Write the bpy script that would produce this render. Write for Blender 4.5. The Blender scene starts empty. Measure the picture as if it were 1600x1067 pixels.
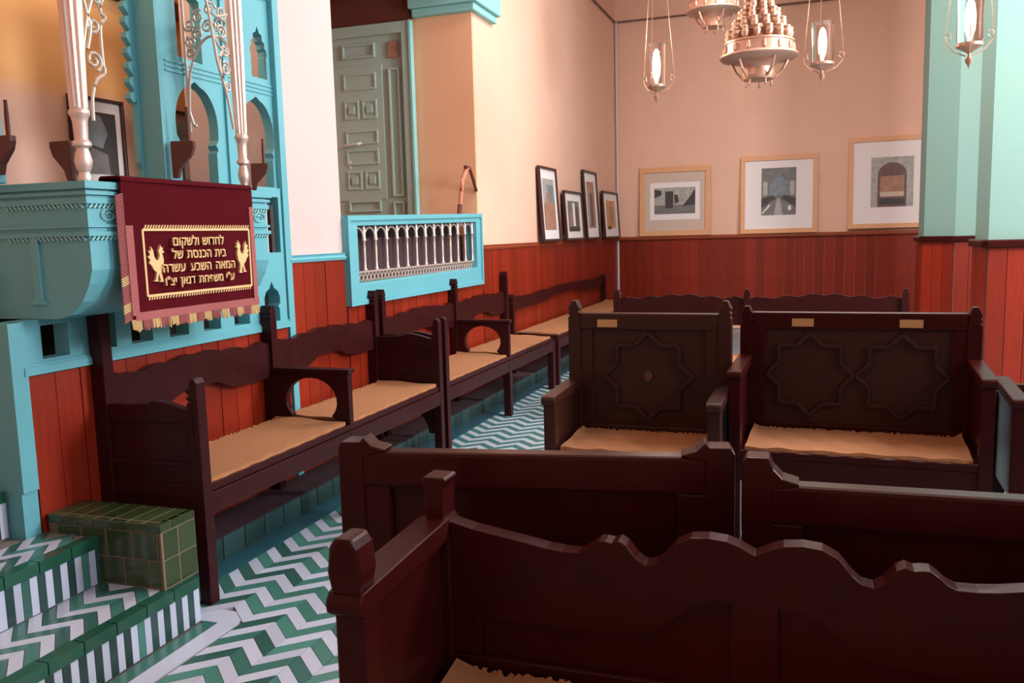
import bpy, math, random
from mathutils import Vector, Matrix
from mathutils.geometry import tessellate_polygon
random.seed(7)
PI = math.pi
scene = bpy.context.scene
COL = scene.collection

# ------------------------------------------------------------------ camera
F_PX, YAW, PITCH, ROLL = 1340.0, 0.3353, 0.1231, 0.0264
CAM = Vector((2.6032, -12.108, 1.35))
_cy, _sy = math.cos(YAW), math.sin(YAW)
FWD = Vector((-_sy*math.cos(PITCH), _cy*math.cos(PITCH), -math.sin(PITCH)))
_r0 = Vector((_cy, _sy, 0)); _u0 = _r0.cross(FWD)
RGT = math.cos(ROLL)*_r0 - math.sin(ROLL)*_u0
UPV = math.sin(ROLL)*_r0 + math.cos(ROLL)*_u0
cd = bpy.data.cameras.new('camera'); cam = bpy.data.objects.new('camera', cd); COL.objects.link(cam)
cd.sensor_width = 36.0; cd.lens = F_PX/1600*36.0; cd.clip_start = 0.02
M = Matrix((RGT, UPV, -FWD)).transposed().to_4x4(); M.translation = CAM
cam.matrix_world = M
scene.camera = cam
def px(P):
    d = Vector(P) - CAM; z = d.dot(FWD)
    return (800 + F_PX*d.dot(RGT)/z, 533.5 - F_PX*d.dot(UPV)/z, z)

# ------------------------------------------------------------------ world, lights, exposure
w = bpy.data.worlds.new('world'); scene.world = w; w.use_nodes = True
w.node_tree.nodes['Background'].inputs[0].default_value = (0.75, 0.85, 1.0, 1)
w.node_tree.nodes['Background'].inputs[1].default_value = 0.6
def area(name, loc, target, sx, sy, power, col):
    l = bpy.data.lights.new(name, 'AREA'); l.shape = 'RECTANGLE'; l.size = sx; l.size_y = sy
    l.energy = power; l.color = col
    o = bpy.data.objects.new(name, l); COL.objects.link(o); o.location = loc
    o.rotation_euler = (Vector(target)-Vector(loc)).to_track_quat('-Z', 'Y').to_euler()
    return o
area('added_skylight_light', (3.0, -5.6, 4.84), (3.0, -5.6, 0), 2.3, 2.6, 170, (1.0, 0.96, 0.93))  # unseen skylight, added to bring light into the closed room
area('daylight_window', (6.34, -7.4, 3.1), (0, -6.3, 1.9), 1.5, 2.0, 215, (1.0, 0.96, 0.93))
area('daylight_window_rear', (6.34, -10.6, 3.0), (0, -9.2, 0.7), 1.1, 1.6, 55, (0.66, 0.84, 1.0))
vs = scene.view_settings
vs.view_transform = 'Standard'; vs.look = 'None'; vs.gamma = 1.0; vs.use_curve_mapping = False
vs.exposure = 0.62

# ------------------------------------------------------------------ materials
def lin(c):
    return tuple(((v/255)/12.92 if v/255 <= .04045 else ((v/255+.055)/1.055)**2.4) for v in c)
MATS = {}
def mat(name, rgb, rough=.6, metal=0.0, vary=0.0, grain=None, bump=0.0, bscale=40, rand=0.0, spec=.5, emit=0, rgb2=None):
    m = bpy.data.materials.new(name); m.use_nodes = True; MATS[name] = m
    nt = m.node_tree; b = nt.nodes['Principled BSDF']
    c = lin(rgb)
    b.inputs['Roughness'].default_value = rough; b.inputs['Metallic'].default_value = metal
    b.inputs['Specular IOR Level'].default_value = spec
    b.inputs['Base Color'].default_value = (*c, 1)
    tc = nt.nodes.new('ShaderNodeTexCoord'); mp = nt.nodes.new('ShaderNodeMapping')
    nt.links.new(tc.outputs['Object'], mp.inputs[0])
    if grain: mp.inputs['Scale'].default_value = grain
    if vary > 0 or rand > 0:
        n = nt.nodes.new('ShaderNodeTexNoise'); n.inputs['Scale'].default_value = 6 if grain else 2.2
        n.inputs['Detail'].default_value = 6; nt.links.new(mp.outputs[0], n.inputs['Vector'])
        mx = nt.nodes.new('ShaderNodeMix'); mx.data_type = 'RGBA'
        d2 = lin(rgb2) if rgb2 else tuple(v*(1-vary) for v in c)
        u2 = c if rgb2 else tuple(min(1, v*(1+vary*.6)) for v in c)
        mx.inputs[6].default_value = (*d2, 1); mx.inputs[7].default_value = (*u2, 1)
        nt.links.new(n.outputs['Fac'], mx.inputs[0])
        out = mx.outputs[2]
        if rand > 0:
            oi = nt.nodes.new('ShaderNodeObjectInfo'); mr = nt.nodes.new('ShaderNodeMapRange')
            mr.inputs[3].default_value = 1-rand; mr.inputs[4].default_value = 1+rand
            nt.links.new(oi.outputs['Random'], mr.inputs[0])
            hs = nt.nodes.new('ShaderNodeHueSaturation'); nt.links.new(mr.outputs[0], hs.inputs['Value'])
            nt.links.new(out, hs.inputs['Color']); out = hs.outputs[0]
        nt.links.new(out, b.inputs['Base Color'])
    if bump > 0:
        n2 = nt.nodes.new('ShaderNodeTexNoise'); n2.inputs['Scale'].default_value = bscale
        n2.inputs['Detail'].default_value = 4
        nt.links.new(mp.outputs[0], n2.inputs['Vector'])
        bp = nt.nodes.new('ShaderNodeBump'); bp.inputs['Strength'].default_value = bump; bp.inputs['Distance'].default_value = .01
        nt.links.new(n2.outputs['Fac'], bp.inputs['Height']); nt.links.new(bp.outputs[0], b.inputs['Normal'])
    if emit:
        b.inputs['Emission Color'].default_value = (*c, 1); b.inputs['Emission Strength'].default_value = emit
    return m
mat('plaster', (234, 190, 168), .85, vary=.10, bump=.15, bscale=14)
mat('plaster_peach', (242, 184, 146), .85, vary=.08, bump=.12, bscale=14)
mat('plaster_cool_lit', (208, 186, 184), .85, vary=.06, bump=.12, bscale=14)  # pier plaster, cool light on it put into the paler colour
mat('ceiling_paint', (228, 200, 180), .9, vary=.05)
mat('plank', (136, 38, 18), .40, spec=.35, vary=.35, grain=(9, 9, .8), rand=.18, bump=.05)
mat('rail_wood', (150, 66, 36), .4, vary=.3, grain=(3, 3, 3))
mat('dark_wood', (54, 13, 12), .30, spec=.14, vary=.4, grain=(2, 2, 2), bump=.04, bscale=30)
mat('bench_wood', (52, 18, 19), .34, spec=.17, vary=.4, grain=(2, 2, 2), bump=.04, bscale=30)
mat('carved_wood', (54, 25, 19), .36, spec=.25, vary=.35, grain=(3, 3, 3), bump=.06, bscale=30)
mat('turquoise', (98, 174, 188), .5, vary=.10, bump=.05)
mat('turquoise_pale', (140, 200, 200), .6, vary=.08)
mat('pillar_paint', (120, 164, 162), .6, vary=.10, rgb2=(130, 162, 148))
mat('door_green', (168, 192, 184), .5, vary=.08)
mat('silver', (226, 208, 200), .38, .55, vary=.12)
mat('iron', (196, 190, 182), .4, .5)
mat('brass', (198, 158, 138), .42, .65, vary=.25)
mat('plate_brass', (190, 150, 100), .4, .5)
mat('velvet', (80, 10, 22), .95, vary=.2, spec=.1)
mat('gold', (226, 190, 138), .6, .15)
mat('fringe', (160, 90, 90), .9, vary=.25)
mat('fringe_gold', (206, 176, 124), .9, vary=.2)
mat('straw', (172, 116, 76), .9, vary=.30, grain=(1, 14, 1), bump=.5, bscale=60)
mat('tile_white', (180, 190, 212), .28, vary=.10, rand=.10)
mat('tile_green', (62, 114, 106), .24, vary=.3, rand=.45)
mat('tile_dark', (42, 70, 70), .22, vary=.25, rand=.35)
mat('tile_nosing', (34, 84, 68), .18, vary=.25, rand=.2)
mat('tile_olive', (58, 74, 46), .14, vary=.4, rand=.3)
mat('tile_blue', (44, 92, 110), .25, vary=.2, rand=.2)
mat('grout', (120, 116, 108), .9)
mat('grout_olive', (112, 98, 78), .9)
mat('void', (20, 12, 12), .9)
mat('void_wood', (70, 48, 54), .8, vary=.2)
mat('recess_ceiling', (96, 46, 34), .7, vary=.2)
mat('frame_dark', (58, 30, 32), .4)
mat('frame_oak', (226, 168, 124), .5, vary=.15, grain=(4, 4, 4))
mat('mat_white', (236, 230, 232), .8)
mat('mat_grey', (206, 186, 172), .8)
mat('photo_dark', (58, 58, 60), .5); mat('photo_mid', (120, 120, 120), .5, grain=(2.5, 2.5, 2.5), vary=.6)
mat('photo_light', (176, 176, 172), .5, grain=(2.5, 2.5, 2.5), vary=.6); mat('photo_blue', (128, 140, 152), .5, grain=(2.5, 2.5, 2.5), vary=.6)
mat('photo_warm', (176, 132, 112), .5, grain=(2.5, 2.5, 2.5), vary=.6); mat('photo_ochre', (214, 160, 100), .5, grain=(2.5, 2.5, 2.5), vary=.6)
mat('photo_maroon', (112, 82, 86), .5, grain=(2.5, 2.5, 2.5), vary=.6)
mat('cable', (206, 200, 204), .5); mat('cable_dark', (120, 92, 84), .6)
mat('candle_wood', (86, 40, 34), .5, vary=.2)
mat('cane', (206, 132, 108), .45, vary=.25); mat('cane_dark', (110, 50, 40), .5)
mat('book_red', (120, 52, 58), .7); mat('book_pale', (206, 176, 172), .7); mat('book_dark', (50, 40, 44), .7)
mat('bulb', (255, 238, 214), .3, emit=18)
mat('bulb_soft', (255, 232, 204), .3, emit=6)
g = bpy.data.materials.new('lamp_glass'); g.use_nodes = True; MATS['lamp_glass'] = g
gb = g.node_tree.nodes['Principled BSDF']; gb.inputs['Transmission Weight'].default_value = 1
gb.inputs['Roughness'].default_value = .05; gb.inputs['IOR'].default_value = 1.15; gb.inputs['Base Color'].default_value = (1, .97, .94, 1)
# two-tone alcove paint: ochre above, pale rose below
m = mat('alcove_paint', (214, 164, 112), .85)
nt = m.node_tree; b = nt.nodes['Principled BSDF']; ge = nt.nodes.new('ShaderNodeNewGeometry'); sp = nt.nodes.new('ShaderNodeSeparateXYZ')
mr = nt.nodes.new('ShaderNodeMapRange'); mr.inputs[1].default_value = 2.02; mr.inputs[2].default_value = 2.14
mx = nt.nodes.new('ShaderNodeMix'); mx.data_type = 'RGBA'; mx.inputs[6].default_value = (*lin((222, 182, 166)), 1); mx.inputs[7].default_value = (*lin((216, 162, 106)), 1)
nt.links.new(ge.outputs['Position'], sp.inputs[0]); nt.links.new(sp.outputs['Z'], mr.inputs[0]); nt.links.new(mr.outputs[0], mx.inputs[0]); nt.links.new(mx.outputs[2], b.inputs['Base Color'])

# ------------------------------------------------------------------ mesh builder
class B:
    def __init__(s): s.v = []; s.f = []; s.mi = []; s.m = 0
    def face(s, idx): s.f.append(idx); s.mi.append(s.m)
    def box(s, x0, x1, y0, y1, z0, z1):
        n = len(s.v)
        s.v += [(x0,y0,z0),(x1,y0,z0),(x1,y1,z0),(x0,y1,z0),(x0,y0,z1),(x1,y0,z1),(x1,y1,z1),(x0,y1,z1)]
        for q in ((0,3,2,1),(4,5,6,7),(0,1,5,4),(1,2,6,5),(2,3,7,6),(3,0,4,7)): s.face([n+i for i in q])
        return s
    def bar(s, p, q, w, h, up=(0,0,1)):            # rectangular bar between two points
        p, q = Vector(p), Vector(q); d = (q-p).normalized(); sd = d.cross(Vector(up)).normalized(); u = sd.cross(d)
        n = len(s.v)
        for c in (p, q):
            for a, b_ in ((-1,-1),(1,-1),(1,1),(-1,1)): s.v.append(tuple(c + sd*(a*w/2) + u*(b_*h/2)))
        for k in ((3,2,1,0),(4,5,6,7),(0,1,5,4),(1,2,6,5),(2,3,7,6),(3,0,4,7)): s.face([n+i for i in k])
        return s
    def prism(s, loops, plane, a0, a1):            # loops: outer + holes in 2D, extruded along the third axis
        if not isinstance(loops[0][0], (tuple, list)): loops = [loops]
        def P(p, a):
            return {'yz': (a, p[0], p[1]), 'xz': (p[0], a, p[1]), 'xy': (p[0], p[1], a)}[plane]
        tri = tessellate_polygon([[Vector((p[0], p[1], 0)) for p in L] for L in loops])
        flat = [p for L in loops for p in L]; N = len(flat); n = len(s.v)
        s.v += [P(p, a0) for p in flat] + [P(p, a1) for p in flat]
        for t in tri:
            s.face([n+i for i in t]); s.face([n+N+i for i in reversed(t)])
        o = 0
        for L in loops:
            k = len(L)
            for i in range(k): s.face([n+o+i, n+o+(i+1) % k, n+N+o+(i+1) % k, n+N+o+i])
            o += k
        return s
    def lathe(s, prof, c=(0,0,0), seg=20, smooth=True):
        n = len(s.v); K = len(prof)
        for r, z in prof:
            for i in range(seg):
                a = 2*PI*i/seg; s.v.append((c[0]+r*math.cos(a), c[1]+r*math.sin(a), c[2]+z))
        for k in range(K-1):
            for i in range(seg): s.face([n+k*seg+i, n+k*seg+(i+1) % seg, n+(k+1)*seg+(i+1) % seg, n+(k+1)*seg+i])
        s.face([n+i for i in reversed(range(seg))]); s.face([n+(K-1)*seg+i for i in range(seg)])
        return s
    def tube(s, pts, r, seg=6):
        pts = [Vector(p) for p in pts]; n = len(s.v); K = len(pts)
        rr = r if isinstance(r, (list, tuple)) else [r]*K
        for i, p in enumerate(pts):
            d = (pts[min(i+1, K-1)] - pts[max(i-1, 0)]).normalized()
            a = Vector((0,0,1)) if abs(d.z) < .9 else Vector((1,0,0))
            e = d.cross(a).normalized(); f_ = d.cross(e)
            for k in range(seg):
                t = 2*PI*k/seg; s.v.append(tuple(p + e*(rr[i]*math.cos(t)) + f_*(rr[i]*math.sin(t))))
        for i in range(K-1):
            for k in range(seg): s.face([n+i*seg+k, n+i*seg+(k+1) % seg, n+(i+1)*seg+(k+1) % seg, n+(i+1)*seg+k])
        s.face([n+k for k in range(seg)]); s.face([n+(K-1)*seg+k for k in reversed(range(seg))])
        return s
    def poly(s, pts):
        n = len(s.v); s.v += list(pts); s.face(list(range(n, n+len(pts)))); return s
    def mesh(s, name, mats):
        me = bpy.data.meshes.new(name); me.from_pydata(s.v, [], s.f)
        for mm in (mats if isinstance(mats, (list, tuple)) else [mats]): me.materials.append(MATS[mm])
        me.polygons.foreach_set('material_index', s.mi)
        import bmesh
        bm = bmesh.new(); bm.from_mesh(me); bmesh.ops.recalc_face_normals(bm, faces=bm.faces); bm.to_mesh(me); bm.free()
        me.update(); return me
    def build(s, name, mats, parent=None, bevel=0, smooth=False, label=None):
        o = bpy.data.objects.new(name, s.mesh(name, mats)); COL.objects.link(o)
        if parent: o.parent = parent
        if bevel:
            md = o.modifiers.new('bevel', 'BEVEL'); md.width = bevel; md.segments = 2; md.limit_method = 'ANGLE'; md.angle_limit = .6
        if smooth:
            for p in o.data.polygons: p.use_smooth = True
            o.data.set_sharp_from_angle(angle=.7) if hasattr(o.data, 'set_sharp_from_angle') else None
        if label: o['label'] = label
        return o
def link(name, me, parent=None, loc=(0,0,0)):
    o = bpy.data.objects.new(name, me); COL.objects.link(o); o.location = loc
    if parent: o.parent = parent
    return o
def tag(o, label, cat, group=None):
    o['label'] = label; o['category'] = cat
    if group: o['group'] = group
    return o
def thing(name, label, cat, loc=(0,0,0), rz=0, group=None):
    o = bpy.data.objects.new(name, None); COL.objects.link(o); o.location = loc; o.rotation_euler = (0,0,rz)
    o.empty_display_size = .1
    return tag(o, label, cat, group)
def struct(o): o['kind'] = 'structure'; return o
def arc(cx, cz, r, a0, a1, n, rz=None):
    return [(cx + r*math.cos(math.radians(a0+(a1-a0)*i/n)), cz + (rz or r)*math.sin(math.radians(a0+(a1-a0)*i/n))) for i in range(n+1)]
def spiral(c, r0, r1, a0, turns, n=18):
    return [(c[0] + (r0+(r1-r0)*i/n)*math.cos(a0+2*PI*turns*i/n), c[1] + (r0+(r1-r0)*i/n)*math.sin(a0+2*PI*turns*i/n)) for i in range(n+1)]

# ------------------------------------------------------------------ room shell
RX, YN, ZC = 6.5, -13.6, 4.9
floor = struct(B().box(-2.2, RX, YN, .2, -.2, -.006).build('floor', 'grout'))
c = B()
c.box(-2.2, 1.85, YN, .2, ZC, ZC+.15); c.box(4.15, RX, YN, .2, ZC, ZC+.15)
c.box(1.85, 4.15, YN, -6.9, ZC, ZC+.15); c.box(1.85, 4.15, -4.3, .2, ZC, ZC+.15)
ceil = struct(c.build('ceiling', 'ceiling_paint'))
sk = struct(B().prism([[(1.75,-7.0),(4.25,-7.0),(4.25,-4.2),(1.75,-4.2)], [(1.86,-6.89),(4.14,-6.89),(4.14,-4.31),(1.86,-4.31)]], 'xy', ZC-.03, ZC).build('window_1', 'ceiling_paint'))  # frame around the added, unseen skylight
wb = struct(B().box(-.9, RX, 0, .2, 0, ZC).build('wall_back', 'plaster'))
wr = struct(B().prism([[(YN,0),(.0,0),(.0,ZC),(YN,ZC)], [(-8.2,2.0),(-6.6,2.0),(-6.6,4.2),(-8.2,4.2)], [(-11.2,2.1),(-10.0,2.1),(-10.0,3.9),(-11.2,3.9)]], 'yz', RX-.12, RX+.15).build('wall_right', 'plaster'))
for n_, (y0, y1, z0, z1) in enumerate(((-8.2,-6.6,2.0,4.2), (-11.2,-10.0,2.1,3.9))):
    wf = B().prism([[(y0-.06,z0-.06),(y1+.06,z0-.06),(y1+.06,z1+.06),(y0-.06,z1+.06)], [(y0+.02,z0+.02),(y1-.02,z0+.02),(y1-.02,z1-.02),(y0+.02,z1-.02)]], 'yz', RX-.15, RX-.12)
    struct(wf.build('window_%d' % (n_+2), 'turquoise'))
struct(B().box(-2.2, RX, YN-.2, YN, 0, ZC).build('wall_front', 'plaster'))
# left wall: far stretch, pier, recess, wall above the alcove
wl = struct(B().box(-.5, 0, -5.40, 0, 0, ZC).box(-.5, 0, -7.63, -5.40, 3.42, ZC).build('wall_left', 'plaster'))
struct(B().box(-.55, 0, -8.24, -7.63, 0, ZC).build('wall_left_pier', 'plaster_cool_lit'))
struct(B().box(-.12, 0, YN, -8.24, 3.5, ZC).box(-.12, 0, YN, -11.1, 0, 3.5).build('wall_left_upper', 'plaster'))
wrec = struct(B().box(-2.0, -.5, -5.42, -5.2, .9, 3.42).box(-.5, -.002, -5.42, -5.40, .9, 3.42).box(-2.2, -2.0, -7.63, -5.2, .9, 3.42).box(-2.0, -.55, -7.7, -7.63, .9, 3.42).build('wall_recess', 'plaster_peach'))
struct(B().box(-2.0, -.02, -7.63, -5.42, .70, .92).build('floor_recess', 'void_wood'))
struct(B().box(-2.0, -.02, -7.63, -5.42, 3.34, 3.42).build('ceiling_recess', 'recess_ceiling'))
struct(B().box(-2.0, -.53, -5.47, -5.42, 3.12, 3.34).build('trim_recess_beam', 'recess_ceiling'))
struct(B().box(0-.12, 0, -7.63, -5.40, 0, .955).build('wall_left_parapet', 'plaster'))
struct(B().box(-.95, -.85, YN, -7.7, 0, 3.6).box(-.85, -.12, YN, -11.1, 0, 3.6).box(-.85, -.55, -7.708, -7.7, 0, 3.6).build('wall_alcove', 'alcove_paint'))
struct(B().box(-.95, -.12, YN, -7.7, 3.6, 3.7).build('ceiling_alcove', 'plaster_peach'))
struct(B().box(-.85, -.80, -11.1, -7.78, 2.62, 2.70).build('trim_alcove_beam', 'recess_ceiling'))
# corbel block at the top corner of the recess
cp = B().box(-.52, .08, -5.52, -4.92, 3.20, 3.46); cp.box(-.50, .05, -5.49, -4.95, 3.14, 3.20)
struct(cp.build('trim_capital', 'turquoise_pale', bevel=.01))
# wainscot planks, each a child of its wall
def planks(parent, axis, a0, a1, z0, z1, off, wd=.115):
    n = max(1, round((a1-a0)/wd)); s_ = (a1-a0)/n
    bb = B(); t = .018
    if axis == 'y': bb.box(0, t, .002, s_-.002, 0, z1-z0)
    else: bb.box(.002, s_-.002, -t, 0, 0, z1-z0)
    me = bb.mesh('wainscot_plank', 'plank')
    for i in range(n):
        link('wainscot_plank', me, parent, (off + random.random()*.003, a0+i*s_, z0) if axis == 'y' else (a0+i*s_, off - random.random()*.003, z0))
planks(wl, 'y', -5.38, -.02, .10, 1.235, 0)
pier = bpy.data.objects['wall_left_pier']
planks(pier, 'y', -8.20, -7.645, .10, 1.235, 0)
par = bpy.data.objects['wall_left_parapet']
planks(par, 'y', -7.63, -5.40, .10, .955, 0)
planks(wb, 'x', .02, 6.3, .10, 1.235, 0, .125)
def rail(name, m, y0, y1, x=0):
    struct(B().prism([(x, 1.235), (x+.028, 1.235), (x+.034, 1.25), (x+.022, 1.262), (x+.03, 1.275), (x, 1.275)], 'xz', y0, y1).build(name, m))
rail('trim_chair_rail_left', 'rail_wood', -5.38, -.0)
rail('trim_chair_rail_pier', 'turquoise', -8.22, -7.64)
struct(B().prism([(0, 1.235), (-.05, 1.235), (-.06, 1.25), (-.06, 1.285), (0, 1.285)], 'yz', .02, 6.3).build('trim_chair_rail_back', 'rail_wood'))
struct(B().box(0, .03, -8.255, -8.205, .1, 2.6).build('trim_corner_post', 'turquoise'))
# tiled plinth and floor border below the wall benches
pl = struct(B().box(0, .235, -9.62, -.02, 0, .10).build('baseboard_left', 'void_wood'))
tm = B().box(0, .008, .003, .147, .004, .098).mesh('skirting_tile', 'tile_dark')
for i in range(64): link('skirting_tile', tm, pl, (.235, -9.62+.15*i, 0))
bs = struct(B().box(.245, .36, -9.62, -.02, -.006, .003).build('trim_floor_border', 'tile_blue'))
bs2 = struct(B().box(.565, .62, -13.0, -9.70, -.006, .003).build('trim_step_border', 'tile_green'))
struct(B().box(.362, .69, -9.698, -9.60, -.006, .001).build('trim_border_corner', 'tile_white'))
bs3 = struct(B().box(.622, .69, -13.0, -9.70, -.006, .003).build('trim_step_border_white', 'tile_white'))

# ------------------------------------------------------------------ zigzag floor tiles
HP, RY, AMP, GAP = .1125, .065, .102, .0022
def chev(sign, m):
    y0, y1 = (0, -AMP) if sign > 0 else (-AMP, 0)
    return B().prism([(GAP/2, y0), (HP-GAP/2, y1), (HP-GAP/2, y1+RY-GAP*1.4), (GAP/2, y0+RY-GAP*1.4)], 'xy', -.006, .003)
cm = {(s_, k): chev(s_, m_).mesh('floor_tile', m_) for s_ in (1, -1) for k, m_ in ((0, 'tile_white'), (1, 'tile_green'))}
near, far = [], []
for i in range(int((RX-.37)/HP)):
    for j in range(int(12.9/RY)):
        x = .37+i*HP; y = -12.95+j*RY; s_ = 1 if i % 2 == 0 else -1
        if x < .69 and y < -9.62: continue
        if y > -.07: continue
        cx_, cy_, dz = px((x+HP/2, y-AMP/2+RY/2, 0))
        vis = dz > 0 and -20 < cx_ < 545 and 740 < cy_ < 1090 and x < 1.45
        (near if vis else far).append((dz, x, y, s_, j % 2))
near.sort(); far += near[296:]; near = near[:296]
for d_, x, y, s_, k in near: link('floor_tile', cm[(s_, k)], floor, (x, y, 0))
for k, m_ in ((0, 'tile_white'), (1, 'tile_green')):
    bb = B()
    for d_, x, y, s_, kk in far:
        if kk != k: continue
        y0, y1 = (y, y-AMP) if s_ > 0 else (y-AMP, y); n = len(bb.v); h = RY-GAP*1.4
        q = [(x+GAP/2, y0), (x+HP-GAP/2, y1), (x+HP-GAP/2, y1+h), (x+GAP/2, y0+h)]
        bb.v += [(a, b_, -.006) for a, b_ in q] + [(a, b_, .003) for a, b_ in q]
        for f_ in ((4,5,6,7),(0,1,5,4),(1,2,6,5),(2,3,7,6),(3,0,4,7)): bb.face([n+t for t in f_])
    o = bb.build('floor_tile_field', m_, floor); o['kind'] = 'stuff'

# ------------------------------------------------------------------ tiled steps up to the platform
st = thing('tiled_steps', 'green and white tiled steps rising left of the carved bench end', 'steps', (.27, -10.4, 0))
def at(o, bb):                                   # shift world-space builder into the local space of an unrotated empty
    l = o.location; bb.v = [(x-l.x, y-l.y, z-l.z) for x, y, z in bb.v]; return bb
YS = -9.70
at(st, B().box(-.84, .025, -11.08, -9.94, 0, .333).box(.025, .545, -11.08, YS, 0, .163).box(.025, .245, -11.08, YS, .163, .333).box(-.84, -.055, -11.08, -9.93, .333, .503)).build('step_core', 'grout', st)
def riser(x, z0, z1, y1):
    mw = B().box(0, .008, .001, .029, 0, z1-z0); me = {k: mw.mesh('riser_tile', k) for k in ('tile_white', 'tile_dark', 'tile_green')}
    for i in range(int((y1+11.05)/.03)):
        k = 'tile_white' if i % 2 == 0 else random.choice(['tile_dark', 'tile_dark', 'tile_green'])
        link('riser_tile', me[k], st, (x-st.location.x, y1-.03*(i+1)-st.location.y, z0))
riser(.545, .004, .128, YS-.004); riser(.245, .172, .298, YS-.10); riser(-.055, .342, .468, -9.94)
def nosing(x, z1, y1):
    me = B().box(-.035, .012, .002, .128, -.034, .006).mesh('nosing_tile', 'tile_nosing')
    for i in range(int((y1+11.05)/.13)): link('nosing_tile', me, st, (x-st.location.x, y1-.13*(i+1)-st.location.y, z1))
nosing(.545, .163, YS-.002); nosing(.245, .333, YS-.002); nosing(-.055, .503, -9.94)
def tread(x0, x1, z, y1):
    hw = (x1-x0)/3
    for s_ in (1, -1):
        for k, m_ in ((0, 'tile_white'), (1, 'tile_green')):
            pass
    me = {}
    for s_ in (1, -1):
        for m_ in ('tile_white', 'tile_green'):
            a, b_ = (0, -.08) if s_ > 0 else (-.08, 0)
            me[(s_, m_)] = B().prism([(.001, a), (hw-.001, b_), (hw-.001, b_+.052), (.001, a+.052)], 'xy', 0, .006).mesh('tread_tile', m_)
    for i in range(3):
        for j in range(int((y1+11.0)/.055)-1):
            s_ = 1 if i % 2 == 0 else -1
            link('tread_tile', me[(s_, 'tile_white' if j % 2 else 'tile_green')], st, (x0+i*hw-st.location.x, y1-.055*(j+1)-st.location.y, z))
tread(.252, .508, .163, YS-.005); tread(.03, .208, .333, YS-.14)
# olive tiled kerb beside the steps
kb = thing('tiled_kerb', 'low kerb of glossy dark green tiles beside the striped steps', 'kerb', (.25, -9.75, .163))
at(kb, B().box(.031, .5265, -9.8415, -9.669, .169, .4012)).build('kerb_core', 'grout_olive', kb)
def kt(x0, x1, y0, y1, z0, z1, m_='tile_olive'):
    o = at(kb, B().box(x0, x1, y0, y1, z0, z1)).build('kerb_tile', m_, kb, bevel=.003)
for i in range(7):
    x0 = .03+i*.0703
    kt(x0+.002, x0+.0683, -9.815, -9.670, .393, .403)
    kt(x0+.002, x0+.0683, -9.845, -9.818, .372, .402)
for i in range(5):
    for r_ in range(2):
        x0 = .03 + i*.11 + (.04 if r_ else 0)
        if x0 < .515: kt(x0+.002, min(x0+.107, .519), -9.843, -9.833, .173+r_*.10, .270+r_*.10)
for r_ in range(2):
    for y0, y1 in ((-9.833, -9.76), (-9.757, -9.670)): kt(.518, .528, y0+.002, y1, .173+r_*.10, .270+r_*.10)
for y0, y1 in ((-9.845, -9.79), (-9.787, -9.735), (-9.732, -9.670)): kt(.505, .53, y0+.001, y1, .374, .403)

# ------------------------------------------------------------------ reading platform (turquoise bay)
rp = thing('reading_platform', 'turquoise painted wooden reading platform with overhanging parapet above the wall bench', 'platform', (0, -9.1, 0))
def part(name, bb, m_, parent, bevel=0, smooth=False, label=None):
    r_ = parent
    while r_.parent: r_ = r_.parent
    l = r_.location
    bb.v = [(x-l.x, y-l.y, z-l.z) for x, y, z in bb.v]
    return bb.build(name, m_, parent, bevel, smooth, label)
part('platform_floor', B().box(-.84, -.02, -9.86, -8.26, .60, .68), 'turquoise', rp)
part('backing_board', B().box(-.10, -.005, -9.88, -8.26, .05, .905), 'void_wood', rp)
n = 14; s_ = 1.60/n
pm = B().box(0, .018, .002, s_-.002, 0, .80).mesh('panel_plank', 'plank')
for i in range(n): link('panel_plank', pm, rp, (random.random()*.003, -9.86+i*s_+9.1, .10))
part('corner_post', B().box(-.10, .03, -9.93, -9.865, .50, 1.095).box(-.10, .02, -9.93, -9.865, 0, .5), 'turquoise', rp)
# band with dark niches
ops = [(-9.79, -9.67, .955, 1.075), (-9.58, -9.44, .955, 1.22), (-9.36, -9.24, .955, 1.22), (-9.14, -9.02, .955, 1.22), (-8.92, -8.80, .955, 1.22), (-8.70, -8.58, .955, 1.22)]
arch_s = [(-8.445, .945), (-8.325, .945), (-8.325, 1.005), (-8.335, 1.02), (-8.318, 1.035), (-8.318, 1.07), (-8.335, 1.10), (-8.365, 1.115), (-8.385, 1.15), (-8.405, 1.115), (-8.435, 1.10), (-8.452, 1.07), (-8.452, 1.035), (-8.435, 1.02), (-8.445, 1.005)]
bk = [(-8.475, 1.295), (-8.285, 1.295), (-8.285, 1.575), (-8.475, 1.575)]
part('band', B().prism([[(-9.88,.905),(-8.26,.905),(-8.26,1.62),(-9.03,1.62),(-9.03,1.50),(-9.74,1.50),(-9.74,1.098),(-9.88,1.098)]] + [[(a,z0),(b_,z0),(b_,z1),(a,z1)] for a, b_, z0, z1 in ops] + [arch_s, bk], 'yz', -.05, .02), 'turquoise', rp)
part('band_moulding', B().box(.02, .034, -9.88, -8.26, .905, .935).box(.02, .028, -9.88, -8.26, .935, .945), 'turquoise', rp)
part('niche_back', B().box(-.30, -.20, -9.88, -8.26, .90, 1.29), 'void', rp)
part('book_niche', B().box(-.30, -.28, -8.50, -8.27, 1.285, 1.6).box(-.28, -.05, -8.50, -8.27, 1.275, 1.294).box(-.28, -.05, -8.50, -8.27, 1.576, 1.60), 'turquoise', rp)
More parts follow.
